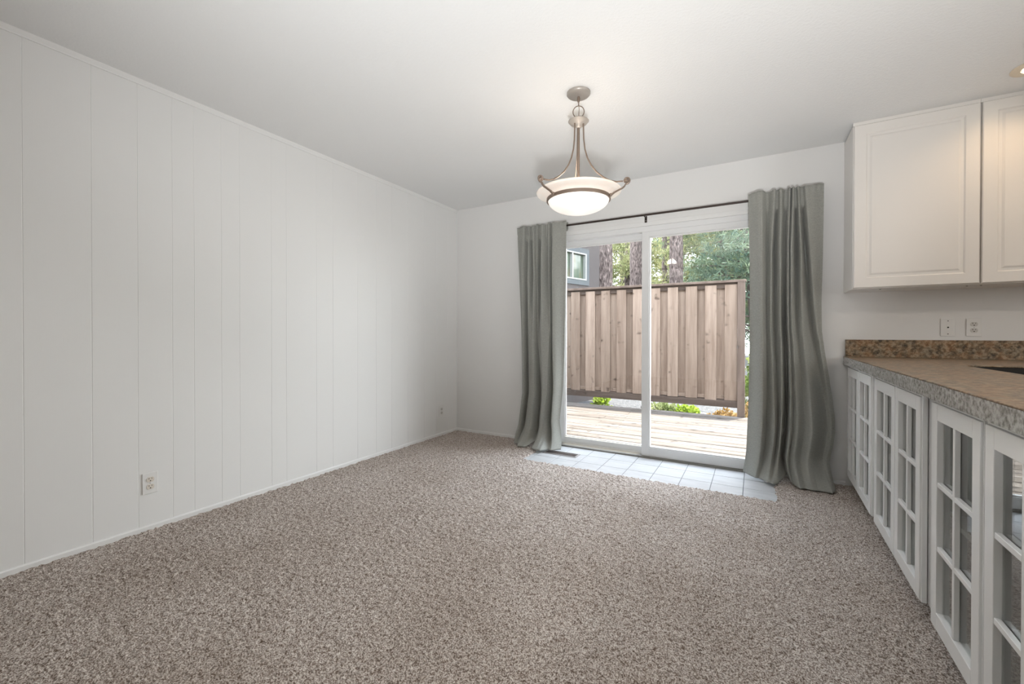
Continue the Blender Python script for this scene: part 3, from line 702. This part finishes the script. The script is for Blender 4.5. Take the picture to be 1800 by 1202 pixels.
cabs = [(2.945, 3.784, [(2.985, 3.362), (3.366, 3.764)], 'white glass-door base cabinet against the back wall'),
        (2.065, 2.943, [(2.118, 2.484), (2.488, 2.900)], 'second glass-door base cabinet from the back wall, before the wide dark gap'),
        (1.165, 2.063, [(1.190, 1.582), (1.600, 1.996)], 'white glass-door base cabinet mirroring the bright deck, nearest the camera'),
        (0.265, 1.163, [(0.30, 0.70), (0.705, 1.10)], 'end base cabinet of the counter, just beside the camera')]
for y0, y1, ds, lab in cabs:
    t = thing('base_cabinet', (0.86-0.0195*(3.786-(y0+y1)/2), (y0+y1)/2, 0.0), lab, 'cabinet', 'white glass-door base cabinets')
    xb = XF+0.024; D = 0.60; mb = MB(); w_ = 0.018
    mb.box(xb, xb+D, y0, y0+w_, 0.09, 0.868).box(xb, xb+D, y1-w_, y1, 0.09, 0.868).box(xb+D-w_, xb+D, y0+w_, y1-w_, 0.09, 0.868)
    mb.box(xb, xb+D-w_, y0+w_, y1-w_, 0.09, 0.108).box(xb, xb+D-w_, y0+w_, y1-w_, 0.852, 0.868)
    mb.box(xb, xb+0.018, y0+w_, ds[0][0]+0.045, 0.108, 0.852).box(xb, xb+0.018, ds[1][1]-0.045, y1-w_, 0.108, 0.852)
    mb.box(xb, xb+0.018, ds[0][1]-0.03, ds[1][0]+0.03, 0.108, 0.852)
    obj('cabinet_body', mb.map(sk), M['cabin'], t)
    obj('shelf', MB().box(xb+0.03, xb+D-w_, y0+w_, y1-w_, 0.44, 0.456).map(sk), M['cabin'], t)
    obj('toe_kick', MB().box(xb+0.06, xb+0.075, y0, y1, 0.0, 0.09).map(sk), M['cab'], t)
    for a, b in ds: glass_door(a, b, t)
# worktop with the sink cut out
def ex(y): return 0.545-0.0195*(3.786-y)
top_z, bot_z = 0.926, 0.920
sx0, sx1, sy0, sy1, rc = 0.915, 1.62, 2.28, 3.02, 0.06
cyl_pts = []
for cx_, cy_, a0 in ((sx1-rc, sy1-rc, 0), (sx0+rc, sy1-rc, 90), (sx0+rc, sy0+rc, 180), (sx1-rc, sy0+rc, 270)):
    for k in range(7): a = math.radians(a0+15*k); cyl_pts.append((cx_+rc*math.cos(a), cy_+rc*math.sin(a)))
mb = MB(); inner = cyl_pts; n = len(inner); yA, yB_, xR = 0.24, YB-0.0005, XR
outer = [(xR, yB_), (ex(yB_), yB_), (ex(yA), yA), (xR, yA)]
vs = [(x, y, top_z) for x, y in inner]+[(x, y, top_z) for x, y in outer]+[(x, y, bot_z) for x, y in inner]+[(x, y, bot_z) for x, y in outer]
fs = []
N = n+4
for q_ in range(4):
    for k in range(6): a = q_*7+k; fs += [(a, n+q_, a+1), (N+a, N+a+1, N+n+q_)]
    a = q_*7+6; b = ((q_+1)*7) % n; nxq = (q_+1) % 4
    fs += [(a, n+q_, n+nxq, b), (N+a, N+b, N+n+nxq, N+n+q_)]
for i in range(n): j = (i+1) % n; fs.append((i, j, N+j, N+i))
for i in range(4): j = (i+1) % 4; fs.append((n+i, N+n+i, N+n+j, n+j))
mb.add(vs, fs)
ct = obj('worktop', mb, M['granite'], origin=(1.1, 2.2, 0.92), bevel=0.002)
es = MB(); ex2 = [(ex(yB_), yB_), (ex(1.66), 1.66), (ex(1.0), 1.0), (ex(yA), yA)]
for (xa_, ya_), (xb_, yb_) in zip(ex2, ex2[1:]):
    es.add([(xa_-0.0022, ya_, 0.8695), (xa_+0.03, ya_, 0.8695), (xa_+0.0275, ya_, 0.897), (xa_-0.0022, ya_, 0.9215)] + [(xb_-0.0022, yb_+0.0006, 0.8695), (xb_+0.03, yb_+0.0006, 0.8695), (xb_+0.0275, yb_+0.0006, 0.897), (xb_-0.0022, yb_+0.0006, 0.9215)],
           [(0, 1, 2, 3), (7, 6, 5, 4), (0, 4, 5, 1), (1, 5, 6, 2), (2, 6, 7, 3), (3, 7, 4, 0)])
eo = obj('front_edge', es, M['granite_edge'], ct); eo['label'] = 'grey speckled front edge strip'
obj('build_up', MB().prism([(0.895, 3.785), (ex(3.785)+0.028, 3.785), (ex(0.25)+0.028, 0.25), (0.895, 0.25)], 0.8695, 0.9195).box(0.896, XR-0.001, 3.05, 3.785, 0.8695, 0.9195).box(0.896, XR-0.001, 0.25, 2.25, 0.8695, 0.9195).box(1.65, XR-0.001, 2.251, 3.049, 0.8695, 0.9195), M['granite'], ct)
tag(ct, 'brown speckled granite worktop over the white glass-door cabinets', 'counter')
tag(obj('backsplash', MB().box(0.554, XR, YB-0.020, YB-0.0005, top_z+0.0003, 1.044), M['granite'], origin=(1.1, 3.776, 0.926), bevel=0.0015), 'low brown granite backsplash strip along the back wall', 'backsplash')
mb = MB()
ip = [(x, y) for x, y in inner]; cxs, cys = (sx0+sx1)/2, (sy0+sy1)/2
lay = [(1.02, bot_z-0.001), (1.0, bot_z-0.002), (0.97, bot_z-0.16), (0.90, bot_z-0.185), (0.05, bot_z-0.19)]
vs = [(cxs+(x-cxs)*s_, cys+(y-cys)*s_, z) for s_, z in lay for x, y in ip]
mb.add(vs, [(k*n+i, k*n+(i+1)%n, (k+1)*n+(i+1)%n, (k+1)*n+i) for k in range(len(lay)-1) for i in range(n)]+[tuple((len(lay)-1)*n+i for i in range(n))])
sn = obj('sink', mb, M['sinkm'], origin=(cxs, cys, bot_z-0.19), smooth=True)
s = sn.modifiers.new('thickness', 'SOLIDIFY'); s.thickness = 0.003
tag(sn, 'dark undermount sink basin cut into the granite worktop', 'sink')

# ================================================================== outside: deck, fence, garden
ZD = -0.022
mb = MB(); y = YB+0.145; k = 0
while y < 6.36:
    cuts = [-3.55] + sorted([random.uniform(-3.4, -2.9), -1.62+0.30*((k*37) % 5-2)*0.35 + (k-7)*0.035, 2.4]) + [4.8]
    for a, b in zip(cuts, cuts[1:]):
        mb.box(a+0.0015, b-0.0015, y, min(y+0.1375, 6.40), ZD-0.035, ZD+random.uniform(-0.002, 0.002), random.random())
    y += 0.1485; k += 1
struct(obj('deck', mb, M['deck'], bevel=0.004))
struct(obj('deck_frame', MB().box(-3.55, 4.8, YB+0.15, 6.36, ZD-0.20, ZD-0.045), M['rail']))
struct(obj('ground', MB().box(-16, 12, YB+0.15, 34, -0.40, -0.30), M['gravel']))

FY = 6.40
fence = thing('fence', (-2.3, FY, ZD), 'weathered board-on-board wooden privacy fence standing on the deck edge', 'fence')
cents = [-0.282-0.2455*i for i in range(13)]
mb = MB()
for i, cxx in enumerate(cents):
    w_ = random.uniform(0.068, 0.074)
    mb.box(cxx-w_, (cxx+w_ if i else -0.2035), FY-0.002, FY+0.017, 0.185+random.uniform(-0.006, 0.006), 1.742, random.random())
    if i: mb.box(cxx+0.1228-0.068, cxx+0.1228+0.068, FY+0.050, FY+0.068, 0.20, 1.742, random.random()*0.7)
    # small blocks between the boards over the bottom rail
    if i: mb.box(cxx+0.1228-0.046, cxx+0.1228+0.046, FY+0.018, FY+0.058, 0.20, 0.245, 0.3)
obj('board_panel', mb, M['fence'], fence, bevel=0.001, seg=1)
obj('top_rail', MB().box(-3.42, -0.10, FY-0.026, FY+0.10, 1.768, 1.800), M['post'], fence, bevel=0.003)
obj('rail', MB().box(-3.33, -0.16, FY+0.0175, FY+0.0585, 1.700, 1.767), M['rail'], fence)
obj('rail', MB().box(-3.33, -0.16, FY+0.0175, FY+0.0585, 0.095, 0.195).box(-3.33, -0.2, FY-0.020, FY+0.017, 0.095, 0.180), M['rail'], fence, bevel=0.002)
obj('post', MB().box(-0.202, -0.113, FY-0.030, FY+0.059, ZD+0.001, 1.767), M['post'], fence, bevel=0.003)
obj('post', MB().box(-3.42, -3.331, FY-0.02, FY+0.069, ZD-0.2, 1.767), M['post'], fence, bevel=0.003)

# ---- neighbouring house
a_ = math.radians(17); P0 = Vector((-3.097, 8.0, 0)); dv = Vector((math.sin(a_), math.cos(a_), 0)); nn = Vector((math.cos(a_), -math.sin(a_), 0))
hs = thing('house', (-3.3, 8.2, -0.3), 'dark-sided neighbouring house with a white-framed window', 'building')
def HB(s0, s1, n0, n1, z0, z1, mb=None):
    mb = mb or MB(); v0 = len(mb.v)
    mb.box(s0, s1, n0, n1, z0, z1)
    for i in range(v0, len(mb.v)):
        s_, n_, z_ = mb.v[i]; p = P0+dv*s_+nn*n_; mb.v[i] = (p.x, p.y, z_)
    for i in range(len(mb.f)-6, len(mb.f)): mb.f[i] = tuple(reversed(mb.f[i]))
    return mb
mb = HB(-3, -1.35, -0.2, 0, -0.3, 3.6); HB(0.30, 0.78, -0.2, 0, -0.3, 3.6, mb); HB(-1.35, 0.30, -0.2, 0, -0.3, 2.16, mb); HB(-1.35, 0.30, -0.2, 0, 2.70, 3.6, mb)
HB(0.70, 0.78, -5.0, -0.2, -0.3, 3.6, mb)
obj('wall', mb, M['siding'], hs)
mb = HB(-1.45, 0.40, 0, 0.02, 2.70, 2.80); HB(-1.45, 0.40, 0, 0.02, 2.06, 2.16, mb); HB(0.30, 0.40, 0, 0.02, 2.16, 2.70, mb)
obj('window_casing', mb, M['bluetrim'], hs)
mb = HB(-1.35, 0.30, -0.06, 0.03, 2.675, 2.70); HB(-1.35, 0.30, -0.06, 0.03, 2.16, 2.185, mb); HB(0.27, 0.30, -0.06, 0.03, 2.185, 2.675, mb); HB(-0.155, -0.12, -0.05, 0.025, 2.185, 2.675, mb); HB(-1.35, -1.32, -0.06, 0.03, 2.185, 2.675, mb)
wf = obj('window_frame', mb, M['whiteframe'], hs)
obj('pane', HB(-1.32, 0.27, -0.045, -0.035, 2.185, 2.675), M['houseglass'], wf)
obj('roof', HB(-3.2, 1.2, -5.2, 0.5, 3.6, 3.75), M['roof'], hs)

# ---- trees
def tufts(mb, centers, size, per, up=0.3, wd=0.10):
    for c_, in zip(centers):
        for _ in range(per):
            d = Vector((random.gauss(0, 1), random.gauss(0, 1), random.gauss(up, 1))).normalized()
            s_ = size*random.uniform(0.6, 1.3); p = Vector(c_); e = d.orthogonal().normalized()
            e = (e*math.cos(random.random()*6.28) + d.cross(e)*math.sin(random.random()*6.28)).normalized()*s_*wd
            q_ = p + d*s_*0.55
            n0 = len(mb.v); mb.v += [tuple(p), tuple(q_+e), tuple(p+d*s_), tuple(q_-e)]; mb.t += [0.5]*4
            mb.f.append((n0, n0+1, n0+2, n0+3))
def pine(x, y, r, h, label, crown, ntuft, spread, material, zlo, tsize=0.16, nbr=26, lean=(0, 0), per=6):
    t = thing('pine_tree', (x, y, -0.31), label, 'tree', 'pine trees behind the fence')
    path = [(x+lean[0]*k/12, y+lean[1]*k/12, -0.35+(h+0.35)*k/12) for k in range(13)]
    mb = MB().tube(path, [r*(1.08-0.6*k/12) if k else r*1.3 for k in range(13)], 20)
    for i in range(len(mb.v)):
        v_ = mb.v[i]; k_ = 1+0.05*math.sin(v_[2]*3.1+i % 20*1.9); ax = x+lean[0]*max(0, v_[2])/h; ay = y+lean[1]*max(0, v_[2])/h
        mb.v[i] = (ax+(v_[0]-ax)*k_, ay+(v_[1]-ay)*k_, v_[2])
    obj('trunk', mb, M['bark'], t, smooth=True)
    if ntuft:
        bb = MB(); ff = MB(); cs_ = []
        for b in range(nbr):
            z = random.uniform(zlo, min(h*0.97, 1.2+0.33*y)); a = random.uniform(0, 2*PI); ln = spread*random.uniform(0.6, 1.1)*(1-0.5*(z-zlo)/max(0.1, h-zlo))
            p = Vector((x+lean[0]*z/h, y+lean[1]*z/h, z)); pts = [p]; d = Vector((math.cos(a), math.sin(a), random.uniform(-0.15, 0.35)))
            for k in range(6):
                d = (d+Vector((random.gauss(0, .18), random.gauss(0, .18), random.gauss(-.03, .14)))).normalized(); p = p+d*ln/6; pts.append(p)
            r0_ = 0.030*random.uniform(0.5, 1.2)
            bb.tube(pts, [r0_*(1-0.85*k/6) for k in range(7)], 6)
            for _ in range(ntuft//nbr):
                k = min(5, int(6*random.uniform(0.25, 1)**0.7)); q_ = pts[k].lerp(pts[k+1], random.random())
                cs_.append(q_+Vector((random.gauss(0, .17), random.gauss(0, .17), random.gauss(0, .13)))*(0.5+spread*0.28))
        obj('branches', bb, M['bark'], t, smooth=True)
        tufts(ff, cs_, tsize, per); obj('needles', ff, M[material], t)
    return t
pine(-3.525, 11.0, 0.295, 10.0, 'thickest pine trunk, beside the neighbouring house', None, 0, 0, None, 0)
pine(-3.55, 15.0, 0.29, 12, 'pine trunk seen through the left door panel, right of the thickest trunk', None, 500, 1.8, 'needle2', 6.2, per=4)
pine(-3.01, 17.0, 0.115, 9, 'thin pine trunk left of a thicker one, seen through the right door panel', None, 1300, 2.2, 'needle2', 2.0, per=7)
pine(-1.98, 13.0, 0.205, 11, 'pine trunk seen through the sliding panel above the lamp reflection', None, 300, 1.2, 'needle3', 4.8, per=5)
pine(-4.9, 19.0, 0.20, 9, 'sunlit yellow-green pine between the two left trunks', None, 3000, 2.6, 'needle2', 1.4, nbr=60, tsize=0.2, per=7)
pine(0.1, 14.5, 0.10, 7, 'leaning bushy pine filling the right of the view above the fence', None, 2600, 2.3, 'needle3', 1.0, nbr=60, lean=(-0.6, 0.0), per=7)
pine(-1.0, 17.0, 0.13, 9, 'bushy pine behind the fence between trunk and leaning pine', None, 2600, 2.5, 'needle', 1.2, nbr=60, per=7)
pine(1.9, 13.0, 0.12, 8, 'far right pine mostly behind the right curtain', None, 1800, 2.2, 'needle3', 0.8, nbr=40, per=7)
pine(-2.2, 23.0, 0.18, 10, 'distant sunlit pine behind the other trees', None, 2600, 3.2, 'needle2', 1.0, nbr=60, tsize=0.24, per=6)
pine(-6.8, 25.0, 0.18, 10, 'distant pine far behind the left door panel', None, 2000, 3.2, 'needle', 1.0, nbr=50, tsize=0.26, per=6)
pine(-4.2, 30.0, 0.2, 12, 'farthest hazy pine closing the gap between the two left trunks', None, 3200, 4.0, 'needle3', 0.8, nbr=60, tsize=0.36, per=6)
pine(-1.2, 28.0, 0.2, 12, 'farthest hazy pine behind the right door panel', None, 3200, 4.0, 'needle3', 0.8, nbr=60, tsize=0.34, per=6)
pine(1.2, 24.0, 0.18, 10, 'distant pine behind the bushy right-hand pines', None, 2200, 3.4, 'needle', 1.0, nbr=50, tsize=0.26, per=6)

# ---- low plants and rocks beyond the deck
def leafy(name, label, x, y, w_, d_, h_, n_, size, material, cat='plant', stems=8):
    t = thing(name, (x, y, -0.30), label, cat)
    mb = MB()
    sp = []
    for _ in range(stems):
        a = random.uniform(0, 6.28); q_ = Vector((x+w_*0.8*math.cos(a)*random.random(), y+d_*0.8*math.sin(a)*random.random(), -0.30+h_*random.uniform(0.5, 0.95)))
        mb.tube([(x+(q_.x-x)*0.2, y+(q_.y-y)*0.2, -0.305), tuple(Vector((x, y, -0.3)).lerp(q_, 0.6)+Vector((0, 0, 0.05))), tuple(q_)], 0.004, 5); sp.append(q_)
    obj('stems', mb, M['bark'], t)
    ff = MB(); cs_ = []
    for _ in range(n_):
        while True:
            p = Vector((random.uniform(-1, 1), random.uniform(-1, 1), random.uniform(0, 1)))
            if p.length < 1: break
        cs_.append(Vector((x+p.x*w_, y+p.y*d_, -0.30+0.02+p.z*h_)))
    tufts(ff, cs_, size, 4, 0.8, wd=0.26); obj('leaves', ff, M[material], t)
    return t
leafy('fern', 'small bright lime-green plant showing under the fence, left door panel', -2.30, 7.15, 0.15, 0.12, 0.34, 130, 0.07, 'fern')
leafy('ground_plant', 'low pale green groundcover clump under the fence, right of the door mullion', -1.28, 7.35, 0.30, 0.25, 0.22, 260, 0.06, 'greenleaf')
leafy('ground_plant', 'brighter green groundcover clump under the fence, next to the dry yellow plants', -0.92, 7.2, 0.20, 0.22, 0.24, 200, 0.06, 'fern')
leafy('dry_shrub', 'dry yellow-orange shrub under the fence beside its end post', -0.38, 7.15, 0.20, 0.2, 0.22, 240, 0.05, 'dryleaf')
leafy('dry_shrub', 'dry brownish shrub in the middle of the pale rocks under the fence', -0.62, 7.0, 0.10, 0.10, 0.16, 80, 0.045, 'dryleaf')
leafy('bush', 'leafy green bush right of the fence post, half behind the right curtain', 0.12, 7.8, 0.34, 0.4, 1.25, 900, 0.07, 'bushleaf')
leafy('bush', 'dry low bush at the foot of the green bush, right of the fence post', 0.0, 7.1, 0.16, 0.2, 0.42, 260, 0.05, 'dryleaf')
rock_at = [(-0.80, 6.85, 0.07, 'pale rock between the green groundcover and the brown shrub'), (-0.70, 7.45, 0.10, 'large pale rock behind the brown shrub under the fence'), (-1.62, 7.75, 0.12, 'pale rock showing under the fence beside the door mullion'), (-0.52, 6.80, 0.05, 'smallest pale rock just left of the yellow shrub')]
for x, y, r_, lab in rock_at:
    mb = MB().sphere((x, y, -0.30+r_*0.45), r_, 14, 9, (1.2, 1, 0.7))
    mb.v = [(a+0.2*r_*math.sin(9*b+31*c_+x*9), b+0.2*r_*math.sin(13*a*3), c_) for a, b, c_ in mb.v]
    tag(obj('rock', mb, M['rock'], origin=(x, y, -0.30), smooth=True), lab, 'rock', 'pale rocks by the plants')
